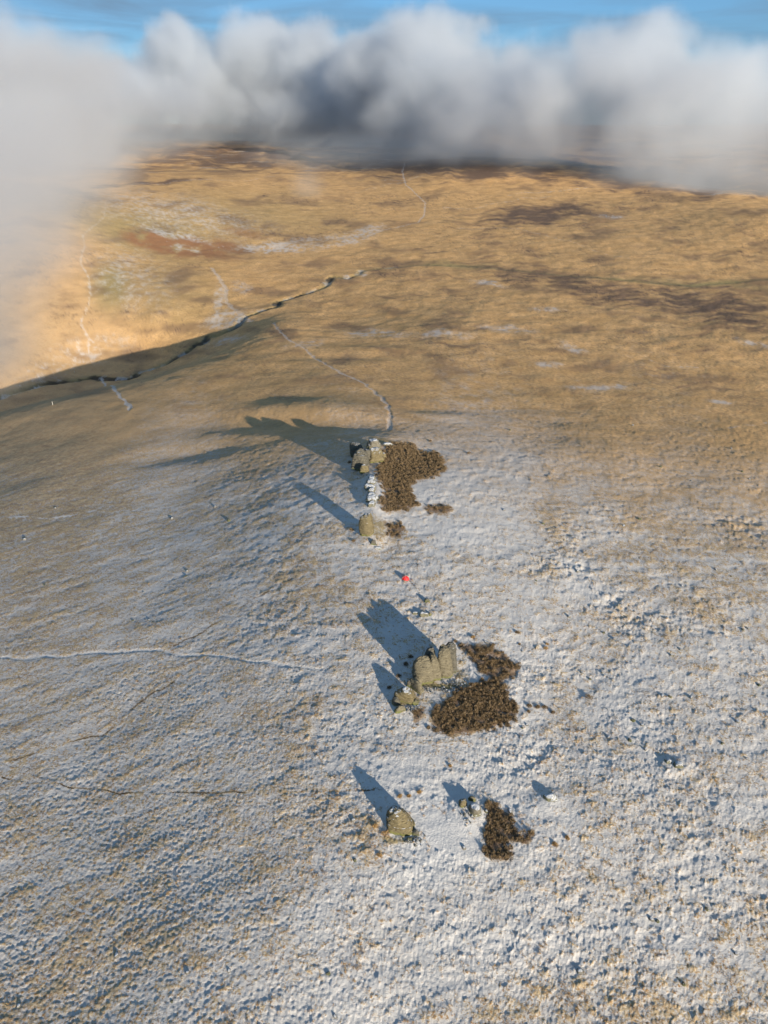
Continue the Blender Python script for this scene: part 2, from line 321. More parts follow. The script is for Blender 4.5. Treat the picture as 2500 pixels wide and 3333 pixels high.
MOSS = [(1440,2236,70,9,.9),(1325,2285,40,12,.9),(1310,1495,1,1,0),(1235,1500,26,8,.9),(1235,1445,40,12,.5),(1500,2190,26,60,.35),(1240,1725,28,34,.5),(1310,2730,60,14,.6)]

# ------------------------------------------------------------------ material helpers
def mat(name):
    m = bpy.data.materials.new(name); m.use_nodes = True
    b = m.node_tree.nodes['Principled BSDF']; b.inputs['Specular IOR Level'].default_value = .15
    return m, m.node_tree, b
class NT:
    def __init__(s, nt): s.nt = nt
    def n(s, t, **k):
        o = s.nt.nodes.new(t)
        for a, v in k.items(): setattr(o, a, v)
        return o
    def l(s, a, b): s.nt.links.new(a, b)
    def val(s, inp, v):
        if hasattr(v, 'is_output') or isinstance(v, bpy.types.NodeSocket): s.l(v, inp)
        else: inp.default_value = v
    def noise(s, vec, scale, detail=3, rough=.55, dist=0):
        o = s.n('ShaderNodeTexNoise'); s.l(vec, o.inputs['Vector'])
        o.inputs['Scale'].default_value = scale; o.inputs['Detail'].default_value = detail
        o.inputs['Roughness'].default_value = rough; o.inputs['Distortion'].default_value = dist
        return o.outputs['Fac']
    def math(s, op, a, b=0, c=None, clamp=False):
        o = s.n('ShaderNodeMath', operation=op, use_clamp=clamp); s.val(o.inputs[0], a); s.val(o.inputs[1], b)
        if c is not None: s.val(o.inputs[2], c)
        return o.outputs[0]
    def rng(s, v, a, b, c=0., d=1., smooth=True):
        o = s.n('ShaderNodeMapRange'); o.interpolation_type = 'SMOOTHSTEP' if smooth else 'LINEAR'
        s.val(o.inputs[0], v); s.val(o.inputs[1], a); s.val(o.inputs[2], b); s.val(o.inputs[3], c); s.val(o.inputs[4], d)
        return o.outputs[0]
    def mix(s, f, a, b):
        o = s.n('ShaderNodeMix', data_type='RGBA'); s.val(o.inputs[0], f)
        for i, v in ((6, a), (7, b)):
            if isinstance(v, tuple): o.inputs[i].default_value = (*v, 1) if len(v) == 3 else v
            else: s.l(v, o.inputs[i])
        return o.outputs[2]

def ground_material():
    m, t, b = mat('frosted_moor'); N = NT(t)
    geo = N.n('ShaderNodeNewGeometry'); pos = geo.outputs['Position']
    a1 = N.n('ShaderNodeAttribute', attribute_name='cover'); a2 = N.n('ShaderNodeAttribute', attribute_name='lie')
    s1 = N.n('ShaderNodeSeparateColor'); N.l(a1.outputs['Color'], s1.inputs[0]); s2 = N.n('ShaderNodeSeparateColor'); N.l(a2.outputs['Color'], s2.inputs[0])
    snow, heath_shade, russ, green = s1.outputs[0], s1.outputs[1], s1.outputs[2], a1.outputs['Alpha']
    tuft, peat, gold, bed = s2.outputs[0], s2.outputs[1], s2.outputs[2], a2.outputs['Alpha']
    fine = N.noise(pos, 2.6, 4, .65); mid = N.noise(pos, .55, 4, .6); broad = N.noise(pos, .06, 5, .6); hair = N.noise(pos, 7.0, 4, .75)
    # grasses
    straw = N.mix(N.rng(mid, .35, .65), (.30, .22, .145), (.50, .385, .24))
    straw = N.mix(N.rng(fine, .5, .72), straw, (.30, .155, .055))
    golden = N.mix(N.rng(broad, .35, .68), (.56, .335, .14), (.74, .45, .20))
    golden = N.mix(N.rng(mid, .4, .75), golden, (.42, .24, .11))
    col = N.mix(gold, straw, golden)
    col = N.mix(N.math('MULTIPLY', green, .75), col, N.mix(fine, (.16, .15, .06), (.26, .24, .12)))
    hc = N.mix(N.rng(mid, .35, .7), (.115, .075, .055), (.19, .125, .09))
    col = N.mix(N.math('MULTIPLY', heath_shade, N.rng(fine, .1, .6, .75, 1.)), col, hc)  # one dark brown for heather and for painted cloud shadow far off
    col = N.mix(russ, col, N.mix(fine, (.25, .115, .055), (.37, .20, .10)))
    col = N.mix(N.rng(peat, .25, .75), col, N.mix(fine, (.035, .026, .02), (.10, .08, .055)))
    # frost: hollows and smooth ground hold it, tussock tops show through
    key = N.math('ADD', N.math('MULTIPLY', fine, .45), N.math('MULTIPLY', mid, .3))
    key = N.math('ADD', key, N.math('MULTIPLY', tuft, .36)); key = N.math('ADD', key, N.math('MULTIPLY', hair, .36))
    th = N.rng(snow, 0., 1., .50, .98, smooth=False)
    d = N.math('SUBTRACT', th, key)
    wd = N.math('MULTIPLY_ADD', gold, .15, .055); sm = N.rng(d, N.math('MULTIPLY', wd, -1.0), wd)
    sm = N.math('MULTIPLY', sm, N.rng(snow, .0, .08))
    sc_ = N.mix(mid, (.53, .53, .535), (.70, .69, .68))
    # a thin frost leaves the stems showing
    sm2 = N.math('MULTIPLY', sm, N.rng(snow, .1, .95, .55, .9))
    sm2 = N.math('MULTIPLY', sm2, N.math('MULTIPLY_ADD', gold, -.38, 1.0))
    col = N.mix(sm2, col, sc_)
    N.l(col, b.inputs['Base Color']); b.inputs['Roughness'].default_value = .92
    bh = N.math('ADD', N.math('MULTIPLY', fine, .48), N.math('MULTIPLY', hair, .26))
    bh = N.math('ADD', bh, N.math('MULTIPLY', mid, .35))
    bp = N.n('ShaderNodeBump'); bp.inputs['Distance'].default_value = .5; bp.inputs['Strength'].default_value = .8
    N.l(bh, bp.inputs['Height']); N.l(bp.outputs[0], b.inputs['Normal'])
    return m

# ------------------------------------------------------------------ ground mesh (one sheet round the viewpoint, path and stream faces lifted out of it)
def tag(o, label=None, cat=None, group=None, kind=None):
    for k, v in (('label', label), ('category', cat), ('group', group), ('kind', kind)):
        if v: o[k] = v
    return o
def build_ground():
    fine_t = np.arange(-49, 49.01, .085)
    side = [49 + 1.2 * k for k in range(1, 110)]; side = [s for s in side if s < 179]
    th = np.radians(np.concatenate([-np.array(side[::-1]), fine_t, np.array(side)]))
    dep = np.arange(68, 13.0, -.085); r1 = 110 / np.tan(np.radians(dep)); rs = [2, 6, 12, 20, 28, 34, 39, 42] + [v for v in r1 if v > 43]
    while rs[-1] < 8200: rs.append(rs[-1] * (1.0055 if rs[-1] < 3500 else 1.03))
    rs = np.array(rs)
    T, RR = np.meshgrid(th, rs); X = (RR * np.sin(T)).ravel(); Y = (RR * np.cos(T)).ravel()
    z, A, C, ws = full(X, Y, True)
    nr, ncol = len(rs), len(th)
    idx = np.arange(nr * ncol).reshape(nr, ncol)
    a = idx[:-1, :]; b_ = idx[1:, :]
    nxt = np.roll(np.arange(ncol), -1)
    q = np.stack([a, a[:, nxt], b_[:, nxt], b_], -1).reshape(-1, 4)[:, ::-1]
    fc = lambda v: np.mean(v[q], axis=1)
    stream = fc(C['stream']) < fc(ws) * .9
    fx = fc(Y)
    fp = {}
    for k, w_ in (('tors', .9), ('track', .6), ('left', 1.3), ('spur', 1.0), ('far', 1.8), ('fold', 1.9)):
        fp[k] = (fc(C[k]) < w_) & ~stream
    anyp = np.zeros(len(q), bool)
    for v in fp.values(): anyp |= v
    co = np.stack([X, Y, z], -1)
    gm = ground_material()
    def emit(name, faces, label):
        used, inv = np.unique(faces, return_inverse=True); inv = inv.reshape(-1, 4)
        me = bpy.data.meshes.new(name); me.vertices.add(len(used)); me.vertices.foreach_set('co', co[used].ravel())
        me.loops.add(inv.size); me.loops.foreach_set('vertex_index', inv.ravel().astype(np.int32))
        me.polygons.add(len(inv)); me.polygons.foreach_set('loop_start', np.arange(0, inv.size, 4, dtype=np.int32))
        me.polygons.foreach_set('use_smooth', np.ones(len(inv), bool))
        for k, v in A.items():
            at = me.attributes.new(k, 'FLOAT_COLOR', 'POINT'); at.data.foreach_set('color', np.stack([np.broadcast_to(c, X.shape)[used] for c in v], -1).astype(np.float32).ravel())
        me.update(calc_edges=True); me.materials.append(gm)
        o = bpy.data.objects.new(name, me); sc.collection.objects.link(o)
        return tag(o, label, name.split('.')[0].replace('_', ' '), kind='structure')
    emit('ground', q[~(stream | anyp)], 'frosted moorland hill with tussock grass')
    emit('stream', q[stream], 'narrow stream winding along the valley bottom')
    labs = dict(tors='snowy footpath climbing from the stream to the upper tor', track='thin snowy track crossing the left slope', left='white footpath down the far left hillside',
                spur='short snowy path just below the shaded valley', far='pale path winding over the far moor', fold='frosted gully path dropping to the stream')
    for k, f in fp.items():
        if f.any(): emit('path', q[f], labs[k])
build_ground()

#OBJECTS
# ------------------------------------------------------------------ things on the moor
def spot_on(px, py):
    x, y, z = pt0(px, py)
    # refine on the real surface
    t = np.linspace(.90, 1.10, 400) * (math.dist((x, y, z), (0, 0, CAMZ))); d = np.array([x, y, z - CAMZ]); d /= np.linalg.norm(d)
    zz = full(d[0] * t, d[1] * t); g = CAMZ + d[2] * t - zz; i = int(np.argmax(g < 0)); i = max(1, i)
    return d[0] * t[i], d[1] * t[i], float(zz[i])
def gz(x, y): return float(full(np.array([x]), np.array([y]))[0])

def rock_material(name, a, b_, moss=0., snow=0., bed=1.0, mossz=1.0):
    m, t, bs = mat(name); N = NT(t); tc = N.n('ShaderNodeTexCoord'); o = tc.outputs['Object']
    sp = N.n('ShaderNodeSeparateXYZ'); N.l(o, sp.inputs[0])
    mpn = N.n('ShaderNodeMapping'); mpn.inputs['Scale'].default_value = (.5, .5, 5.0); mpn.inputs['Rotation'].default_value = (R(7), R(-9), 0); N.l(o, mpn.inputs[0])
    lay = N.noise(mpn.outputs[0], 1.5, 5, .65, .4); sp_ = N.noise(o, 1.3, 5, .65); fi = N.noise(o, 7, 4, .7)
    col = N.mix(N.rng(lay, .34, .66), a, b_)
    col = N.mix(N.rng(sp_, .5, .75), col, tuple(v * .55 for v in a))
    col = N.mix(N.rng(fi, .58, .8, 0, .3), col, (.33, .30, .22))
    col = N.mix(N.rng(lay, .30, .38, .75, 0.), col, (.03, .027, .02))
    if moss:
        mf = N.math('MULTIPLY', N.rng(N.math('ADD', sp.outputs[2], N.math('MULTIPLY', sp_, 1.2)), .45 + mossz, .45 + mossz * .3, 0., moss), N.rng(fi, .3, .6, .5, 1))
        col = N.mix(mf, col, (.17, .19, .045))
    if snow:
        ge = N.n('ShaderNodeNewGeometry'); s2 = N.n('ShaderNodeSeparateXYZ'); N.l(ge.outputs['Normal'], s2.inputs[0])
        k = N.math('ADD', s2.outputs[2], N.math('MULTIPLY', N.math('SUBTRACT', sp_, .5), .9))
        col = N.mix(N.math('MULTIPLY', N.rng(k, 1.02 - snow * .6, 1.14 - snow * .6), .92), col, (.60, .61, .63))
    N.l(col, bs.inputs['Base Color']); bs.inputs['Roughness'].default_value = .9
    bp = N.n('ShaderNodeBump'); bp.inputs['Distance'].default_value = .5; bp.inputs['Strength'].default_value = .9
    N.l(N.math('ADD', N.math('MULTIPLY', lay, 1.2 * bed), N.math('MULTIPLY', fi, .07)), bp.inputs['Height']); N.l(bp.outputs[0], bs.inputs['Normal'])
    return m
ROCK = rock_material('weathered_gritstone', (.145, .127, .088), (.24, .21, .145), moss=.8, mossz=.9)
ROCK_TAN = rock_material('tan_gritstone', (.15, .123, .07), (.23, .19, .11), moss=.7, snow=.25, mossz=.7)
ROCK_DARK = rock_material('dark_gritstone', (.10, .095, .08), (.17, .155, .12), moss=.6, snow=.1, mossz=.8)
ROCK_SNOW = rock_material('snow_dusted_gritstone', (.16, .145, .115), (.24, .22, .17), moss=.3, snow=.55)
RUBBLE = rock_material('grey_rubble', (.12, .115, .10), (.22, .21, .18), snow=.3)
WALLR = rock_material('frosted_ledge_stone', (.17, .155, .125), (.27, .25, .20), moss=.2, snow=.34)
STONE = rock_material('grey_moor_stone', (.20, .19, .165), (.30, .28, .24), snow=.55)

_ico = {}
def ico(sub):
    if sub not in _ico:
        import bmesh
        bm = bmesh.new(); bmesh.ops.create_icosphere(bm, subdivisions=sub, radius=1)
        v = np.array([x.co[:] for x in bm.verts]); f = np.array([[w.index for w in p.verts] for p in bm.faces]); bm.free(); _ico[sub] = (v, f)
    return _ico[sub]
def mesh_obj(name, co, faces, m, parent=None, loc=(0, 0, 0), smooth=True):
    me = bpy.data.meshes.new(name); co = np.asarray(co, float); faces = np.asarray(faces); k = faces.shape[1]
    me.vertices.add(len(co)); me.vertices.foreach_set('co', co.ravel()); me.loops.add(faces.size)
    me.loops.foreach_set('vertex_index', faces.ravel().astype(np.int32)); me.polygons.add(len(faces))
    me.polygons.foreach_set('loop_start', np.arange(0, faces.size, k, dtype=np.int32)); me.polygons.foreach_set('use_smooth', np.full(len(faces), smooth))
    me.update(calc_edges=True); me.materials.append(m)
    o = bpy.data.objects.new(name, me); sc.collection.objects.link(o); o.location = loc
    if parent: o.parent = parent
    return o
def rock_co(w, d, h, seed, rotz=0., lean=(0, 0), taper=.8, cuts_=7, beds=5, bedamp=.07, rnd=.35, noise=.085, sub=5, top=1.0, tilt=0., box=6.):
    """a block of bedded gritstone: a box worn round, sliced by joints, with proud and worn-back beds"""
    rs = np.random.RandomState(seed); D, f = ico(sub)
    ax = np.array([[1, 0, 0], [-1, 0, 0], [0, 1, 0], [0, -1, 0], [0, 0, 1], [0, 0, -1]], float); hh = [1.] * 4 + [top, 1.]
    a = rs.randn(cuts_, 3); a[:, 2] = np.abs(a[:, 2]) * .8; a /= np.linalg.norm(a, axis=1)[:, None]; N_ = np.vstack([ax, a]); H_ = np.array(hh + list(rs.uniform(.92, 1.22, cuts_)))
    q = np.maximum(D @ N_.T, 1e-3) / H_; p = box; r = (q ** p).sum(1) ** (-1 / p)
    v = D * r[:, None]
    t = (v[:, 2] + 1) / 2
    # beds
    zt = v[:, 2] * beds * .5 + v[:, 0] * .35 * tilt + v[:, 1] * .2 * tilt
    bx = perlin(zt * 1.7 + seed, np.zeros(len(v)) + .37, seed) + .5 * perlin(zt * 4.3, np.full(len(v), .61), seed + 1)
    v[:, :2] *= (1 + bedamp * np.tanh(3.0 * bx)[:, None] * .75)
    rk = np.random.RandomState(seed + 500); nn = np.zeros(len(v))
    for tk in np.linspace(.12, .92, beds) + rk.uniform(-.05, .05, beds):
        nn += rk.uniform(.4, 1.) * np.exp(-((t + .05 * tilt * v[:, 0] + .02 * np.sin(v[:, 1] * 5 + tk * 9) - tk) / .017) ** 2)
    v[:, :2] *= (1 - .10 * np.minimum(nn, 1))[:, None]
    n1 = perlin(v[:, 0] * 1.6 + v[:, 2] * .9, v[:, 1] * 1.6 - v[:, 2] * .7, seed + 3) + .5 * perlin(v[:, 0] * 4 - v[:, 2] * 3, v[:, 1] * 4 + v[:, 2] * 2.6, seed + 4) + .25 * perlin(v[:, 0] * 9 - v[:, 2] * 8, v[:, 1] * 9 + v[:, 2] * 7, seed + 5)
    v = v + D * (noise * n1)[:, None]
    k = 1 + (taper - 1) * t; v[:, 0] *= k; v[:, 1] *= k
    v = v * np.array([w / 2, d / 2, h / 2]); v[:, 2] += h / 2
    v[:, 0] += lean[0] * (v[:, 2] / h); v[:, 1] += lean[1] * (v[:, 2] / h)
    c, s = math.cos(rotz), math.sin(rotz); v[:, :2] = v[:, :2] @ np.array([[c, s], [-s, c]])
    return v, f
def rock(name, px, py, w, d, h, label, m=None, sink=.5, group=None, cat='boulder', parent=None, back=.5, roll=(0, 0), **k):
    x, y, z = spot_on(px, py); y += d * back
    v, f = rock_co(w, d, h + sink, k.pop('seed', int(px) % 97), **k)
    v[:, 2] -= sink
    if roll != (0, 0):
        from mathutils import Euler
        Mx = np.array(Euler((R(roll[0]), R(roll[1]), 0)).to_matrix()); v = v @ Mx.T
    o = mesh_obj(name, v, f, m or ROCK, parent, (x, y, z))
    if not parent: tag(o, label, cat, group)
    return o
def empty(name, loc, label, cat, group=None):
    o = bpy.data.objects.new(name, None); sc.collection.objects.link(o); o.location = loc; o.empty_display_size = .5
    return tag(o, label, cat, group)
def pillar(root, name, px, py, w, d, h, label=None, m=None, sink=.6, back=.5, **k):
    o = rock(name, px, py, w, d, h, None, m, sink=sink, parent=root, back=back, **k)
    o.location = [a - b for a, b in zip(o.location, root.location)]
    if label: o['label'] = label
    return o
# the tall tor: four pillars side by side
x, y, z = spot_on(1410, 2222)
tor = empty('rock_tor', (x, y + 2, z), 'tall tor of four bedded rock pillars beside the largest heather patch', 'rock tor', )
pillar(tor, 'rock_pillar', 1379, 2230, 4.7, 4.4, 6.2, rotz=R(14), lean=(-.2, .4), taper=.86, box=6, cuts_=8, beds=7, bedamp=.075, seed=11, top=.97, sub=6, tilt=.6)
pillar(tor, 'rock_pillar', 1421, 2216, 2.5, 3.2, 6.4, rotz=R(10), lean=(-.7, .5), taper=.92, box=5, cuts_=6, beds=8, bedamp=.09, seed=23, top=.95, sub=6, tilt=.7)
pillar(tor, 'rock_pillar', 1456, 2212, 3.5, 4.2, 7.1, rotz=R(-16), lean=(-1.3, .4), taper=.88, box=6, cuts_=8, beds=8, bedamp=.08, seed=34, sub=6, tilt=1., label='tallest front rock pillar')
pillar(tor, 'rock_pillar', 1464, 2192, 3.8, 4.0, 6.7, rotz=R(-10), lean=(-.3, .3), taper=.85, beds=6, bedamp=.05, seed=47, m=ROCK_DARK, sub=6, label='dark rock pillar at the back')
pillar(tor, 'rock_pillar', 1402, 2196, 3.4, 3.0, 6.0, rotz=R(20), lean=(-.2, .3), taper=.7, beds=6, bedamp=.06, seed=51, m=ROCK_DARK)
rock('boulder', 1316, 2288, 4.8, 2.9, 2.7, 'big tan slab-like boulder left of the tall four-pillar tor', ROCK_TAN, rotz=R(-14), taper=.85, beds=4, bedamp=.09, seed=61, roll=(6, 12), cuts_=5, noise=.07)
rock('boulder', 1356, 2266, 1.7, 4.6, 2.4, 'grey leaning slab between the tall tor and the tan boulder', ROCK, rotz=R(38), taper=.7, beds=4, seed=67, roll=(-14, -8), cuts_=5)
rock('boulder', 1362, 2238, 2.3, 2.0, 1.9, 'small mossy block at the left foot of the tall tor', ROCK, rotz=R(25), seed=71)
rock('boulder', 1340, 2240, 2.2, 1.8, 1.4, 'low dark block behind the leaning grey slab', ROCK_DARK, rotz=R(-20), seed=73)
rock('boulder', 1290, 2299, 2.0, 1.8, 1.5, 'dark boulder tucked under the left end of the tan slab', ROCK_DARK, seed=75)
rock('boulder', 1303, 2322, 2.7, 1.4, 1.3, 'small pointed grey boulder at the foot of the tan slab', ROCK, rotz=R(16), seed=79, roll=(0, 14), taper=.6)
rock('boulder', 1352, 2296, 1.9, 1.5, .7, 'flat mossy stone below the leaning slab', ROCK, seed=81)
# lowest tor
rock('boulder', 1310, 2722, 5.6, 4.2, 3.5, 'lone bedded brown boulder casting a long shadow, nearest the viewer', ROCK_TAN, rotz=R(-12), taper=.62, lean=(-1.5, .6), beds=8, bedamp=.06, seed=85, sub=6, cuts_=12, box=7, tilt=.5)
rock('boulder', 1352, 2722, 1.4, 1.2, .8, 'small dark stone at the right foot of the nearest boulder', ROCK_DARK, seed=85)
rock('boulder', 1334, 2740, 1.1, .9, .5, 'small flat dark stone below the nearest boulder', ROCK_DARK, seed=87)
# outcrops right of it
rock('boulder', 1508, 2628, 1.3, 1.2, 1.2, 'small pointed tan stone at the low snowy outcrop', ROCK_TAN, seed=91, taper=1.3, rotz=R(10))
rock('boulder', 1537, 2610, 1.5, .9, .9, 'small blocky grey stone right of the pointed tan stone', ROCK, seed=93)
rock('boulder', 1548, 2662, 2.3, 2.9, 1.5, 'low snow-covered outcrop left of the lowest heather patch', ROCK_SNOW, seed=95, sink=.8, rotz=R(15), beds=3)
rock('boulder', 1583, 2648, .7, .7, .5, 'tiny white snow-capped stone beside the lowest heather patch', ROCK_SNOW, seed=96, sink=.2)
rock('boulder', 1790, 2612, 3.2, 2.2, .6, 'flat snow-capped outcrop right of the lowest heather patch', ROCK_SNOW, seed=97, sink=.9, roll=(0, -8))
rock('boulder', 2212, 2502, 2.4, 1.8, .7, 'pale snow-dusted boulder on the open slope at the right', ROCK_SNOW, seed=99, sink=.5)
rock('boulder', 2180, 2486, 1.4, 1.3, .5, 'smaller snowy stone just left of the pale boulder at the right', ROCK_SNOW, seed=101)
rock('boulder', 1380, 2008, 2.6, 1.5, .9, 'low snowy rocks above the tall tor, larger block', ROCK_SNOW, seed=103, sink=.5)
rock('boulder', 1352, 2002, 1.6, 1.0, .6, 'flat snowy stone left of the low rocks above the tall tor', ROCK_SNOW, seed=105, sink=.3)
rock('boulder', 1400, 2006, .9, .9, .8, 'small tan stone at the right end of the low snowy rocks', ROCK, seed=107)
rock('boulder', 1390, 1960, 1.4, 1.1, .7, 'grey stone beside the dark track below the red tent', ROCK_DARK, seed=109)
# upper tors
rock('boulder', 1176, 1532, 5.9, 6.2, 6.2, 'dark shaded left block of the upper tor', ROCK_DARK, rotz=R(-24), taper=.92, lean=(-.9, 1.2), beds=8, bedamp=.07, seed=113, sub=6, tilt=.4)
rock('boulder', 1186, 1540, 3.6, 2.2, 2.6, 'low tan step at the foot of the upper tor', ROCK_TAN, rotz=R(-6), beds=5, bedamp=.1, seed=115)
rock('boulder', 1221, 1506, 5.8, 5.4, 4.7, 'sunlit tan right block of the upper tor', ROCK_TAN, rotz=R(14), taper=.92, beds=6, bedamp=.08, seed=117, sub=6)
rock('boulder', 1199, 1508, 3.2, 4.4, 4.7, 'narrow cleft block wedged between the two main blocks of the upper tor', ROCK_DARK, seed=118, taper=.9, cuts_=9)
rock('boulder', 1246, 1494, 2.4, 2.4, 1.8, 'small mossy block at the right foot of the upper tor', ROCK_TAN, seed=119, rotz=R(20))
rock('boulder', 1162, 1488, 5.2, 4.6, 4.4, 'dark back-left block of the upper tor', ROCK_DARK, taper=.95, lean=(-.5, 0), beds=6, bedamp=.09, seed=121)
rock('boulder', 1216, 1462, 6.0, 5.0, 3.0, 'broad snow-topped block behind the upper tor', ROCK_SNOW, beds=4, seed=123, sink=1.2, rotz=R(10))
rock('boulder', 1262, 1452, 4.5, 2.2, 1.0, 'flat snowy slab behind the upper tor by the heather', ROCK_SNOW, seed=125, sink=.6)
rock('boulder', 1195, 1745, 4.4, 3.6, 5.6, 'leaning yellow-brown boulder between the snowy wall and the tent', ROCK_TAN, rotz=R(-18), taper=.92, lean=(-1.1, 1.3), beds=7, bedamp=.06, seed=127, sub=6, cuts_=8, tilt=.5, back=.4)
rock('boulder', 1215, 1776, 2.0, 1.4, 1.4, 'small dark boulder below the leaning yellow-brown boulder', ROCK_DARK, seed=129, taper=.6, sink=.4)
rock('boulder', 1229, 1790, 2.4, 1.6, .5, 'flat snow-covered stone below the small dark boulder', ROCK_SNOW, seed=131, sink=.4)
WLAB = ['%s block of the low snowy rock wall running down from the upper tor' % w for w in ('topmost', 'second from top', 'third from top', 'middle', 'third from bottom', 'second from bottom', 'lowest')]
WALL = [(1209,1566),(1208,1580),(1207,1594),(1210,1608),(1209,1622),(1212,1636),(1212,1650)]
for i, (a, b_) in enumerate(WALL):
    rock('ledge_rock', a, b_, 2.6 + .9 * (i % 3), 3.9, .75 + .2 * (i % 2), WLAB[i], WALLR, seed=140 + i, sink=.8, rotz=R(-10 + 9 * (i % 3)), beds=4, bedamp=.09, group='blocks of the snowy rock wall', cat='rock', sub=4, roll=(6 * (i % 2), 10), noise=.13, box=6, taper=.95, cuts_=10)
# scattered stones
rnd = random.Random(5)
STN = [(2082,1690),(2030,1712),(1852,2008),(1768,1705),(1812,1718),(2185,2134),(2180,2268),(1960,2190),(1895,2190),(1920,2210),(2330,1855),(2372,1862),(2380,1876),(2220,1908),(2435,2048),(2418,2050),
       (1700,2120),(2040,2330),(2060,2345),(2090,2360),(2155,2265),(1700,2370),(1715,2360),(1695,2400),(2470,2230),(2400,2350),(2250,2270),(2190,2135),(2215,2115),(1640,1660),(1745,1890),(1880,1860),(2000,2080),(1965,2060),
       (1888,3162),(1820,3155),(2300,2960),(2120,2992),(2395,3105),(2140,3000),(1215,2655),(1150,2670),(1155,2800),(1090,3310),(1660,2640),(2225,3205),(1510,2760),(1980,2400),(2050,2410),(1940,2420),(2100,2440),(2350,2420),(2430,2470),(1580,2090),
       (432,2020),(485,2018),(468,1930),(607,1875),(610,1860),(555,1685),(745,1695),(560,1688),(180,1655),(145,1905),(80,1757),(700,1650),(1068,3170),(745,3160),(610,3166),(560,3260),(62,3275),(380,3110),(1660,1400),(2060,1385),(2440,1560),(2415,1535),(2380,1460),(2300,1600),(2150,1520),(2250,1565)]
protos = []; zones = {}
for i in range(6):
    v, f = rock_co(1.3, 1.0, .75, 300 + i, rotz=i, sub=3, noise=.16, taper=.8, beds=3, bedamp=.05); v[:, 2] -= .22
    me_o = mesh_obj('stone', v, f, STONE if i % 3 else ROCK_DARK); protos.append(me_o)
for i, (a, b_) in enumerate(STN):
    p = protos[i % 6]
    o = p if i < 6 else p.copy()
    if i >= 6: sc.collection.objects.link(o)
    o.location = spot_on(a, b_); s = rnd.uniform(.4, .85) * (1.3 if b_ < 1800 else 1); o.scale = (s, s * rnd.uniform(.8, 1.2), s * rnd.uniform(.7, 1.1)); o.rotation_euler = (0, 0, rnd.uniform(0, 6.28))
    zone = ('on the left slope above the snowy track' if a < 1000 and b_ < 2150 else 'on the near slope at the lower left' if a < 1300 and b_ > 2550 else 'on the snow at the lower right' if b_ > 2550
            else 'right of the largest heather patch' if b_ > 2300 else 'beside and right of the broken heather patch' if b_ > 2080 else 'on the open slope right of the red tent' if b_ > 1830 else 'on the right slope level with the leaning boulder' if b_ > 1640 else 'high on the right slope beyond the upper heather')
    zones.setdefault(zone, []).append((a, b_, o))
ORD = 'first second third fourth fifth sixth seventh eighth ninth tenth eleventh twelfth thirteenth fourteenth fifteenth sixteenth seventeenth eighteenth nineteenth twentieth'.split()
for zone, L in zones.items():
    for k_, (a, b_, o) in enumerate(sorted(L, key=lambda q: (q[0], q[1]))):
        tag(o, '%s loose stone from the left %s' % (ORD[k_] if k_ < 20 else 'farthest right', zone), 'stone', 'loose stones on the moor')

# rubble at the feet of the tors
rs = np.random.RandomState(77); vs, fs, nv = [], [], 0; o0 = np.array(spot_on(1440, 2245))
for cx_, cy_, sx_, sy_, nn_ in ((1490, 2236, 34, 16, 60), (1420, 2250, 40, 9, 34), (1330, 2312, 38, 16, 30), (1350, 2738, 24, 13, 26), (1520, 2660, 26, 26, 18), (1180, 1548, 26, 12, 16), (1215, 1772, 26, 12, 16)):
    for _ in range(nn_):
        a, b_ = cx_ + rs.randn() * sx_ * .6, cy_ + rs.randn() * sy_ * .6; x, y, _z = pt0(a, b_); z = gz(x, y)
        v, f = rock_co(rs.uniform(.25, .75), rs.uniform(.25, .6), rs.uniform(.18, .42), rs.randint(9999), rotz=rs.uniform(0, 6), sub=1, noise=.15, beds=2)
        vs.append(v + np.array([x, y, z - .06]) - o0); fs.append(f + nv); nv += len(v)
o = mesh_obj('rubble', np.concatenate(vs), np.concatenate(fs), RUBBLE, None, tuple(o0), smooth=False); tag(o, 'scattered dark rock rubble at the feet of the tors', 'rubble', kind='stuff')

# heather and grass tufts
def bush_material(name, cols, frost=.25):
    m, t, b = mat(name); N = NT(t); ge = N.n('ShaderNodeNewGeometry'); nz = N.noise(ge.outputs['Position'], 2.2, 4, .7); nf = N.noise(ge.outputs['Position'], 9, 2, .6)
    c = N.mix(N.rng(nz, .35, .65), cols[0], cols[1]); c = N.mix(N.rng(nf, .45, .7), c, cols[2]); n3 = N.noise(ge.outputs['Position'], 4.5, 3, .7); c = N.mix(N.rng(n3, .56, .68, 0, frost), c, (.42, .42, .42)); N.l(c, b.inputs['Base Color']); b.inputs['Roughness'].default_value = .95
    return m
HM = bush_material('brown_heather', ((.12, .09, .052), (.20, .14, .075), (.31, .20, .10)), .5)
GM = bush_material('dead_grass', ((.40, .26, .11), (.48, .33, .15), (.30, .15, .06)))
def bush_np(rs, n, rad, h, blade=.2):
    """a mound of short sprigs: narrow upright triangles spread through a dome"""
    a = rs.uniform(0, 2 * np.pi, n); rr = np.sqrt(rs.uniform(0, 1, n)) * rad; zz = h * np.sqrt(np.maximum(0, 1 - (rr / rad) ** 2)) * rs.uniform(.25, 1, n)
    c = np.stack([rr * np.cos(a), rr * np.sin(a), zz], -1)
    d = np.stack([np.cos(a) * rr / rad * .9, np.sin(a) * rr / rad * .9, np.full(n, .8)], -1) + rs.randn(n, 3) * .35; d /= np.linalg.norm(d, axis=1)[:, None]
    s = rs.randn(n, 3); s -= d * (s * d).sum(1)[:, None]; s /= np.linalg.norm(s, axis=1)[:, None]
    L = blade * rs.uniform(.6, 1.5, n)[:, None]; w = L * .2
    v = np.stack([c - s * w - d * L * .5, c + s * w - d * L * .5, c + d * L], 1).reshape(-1, 3)
    return v
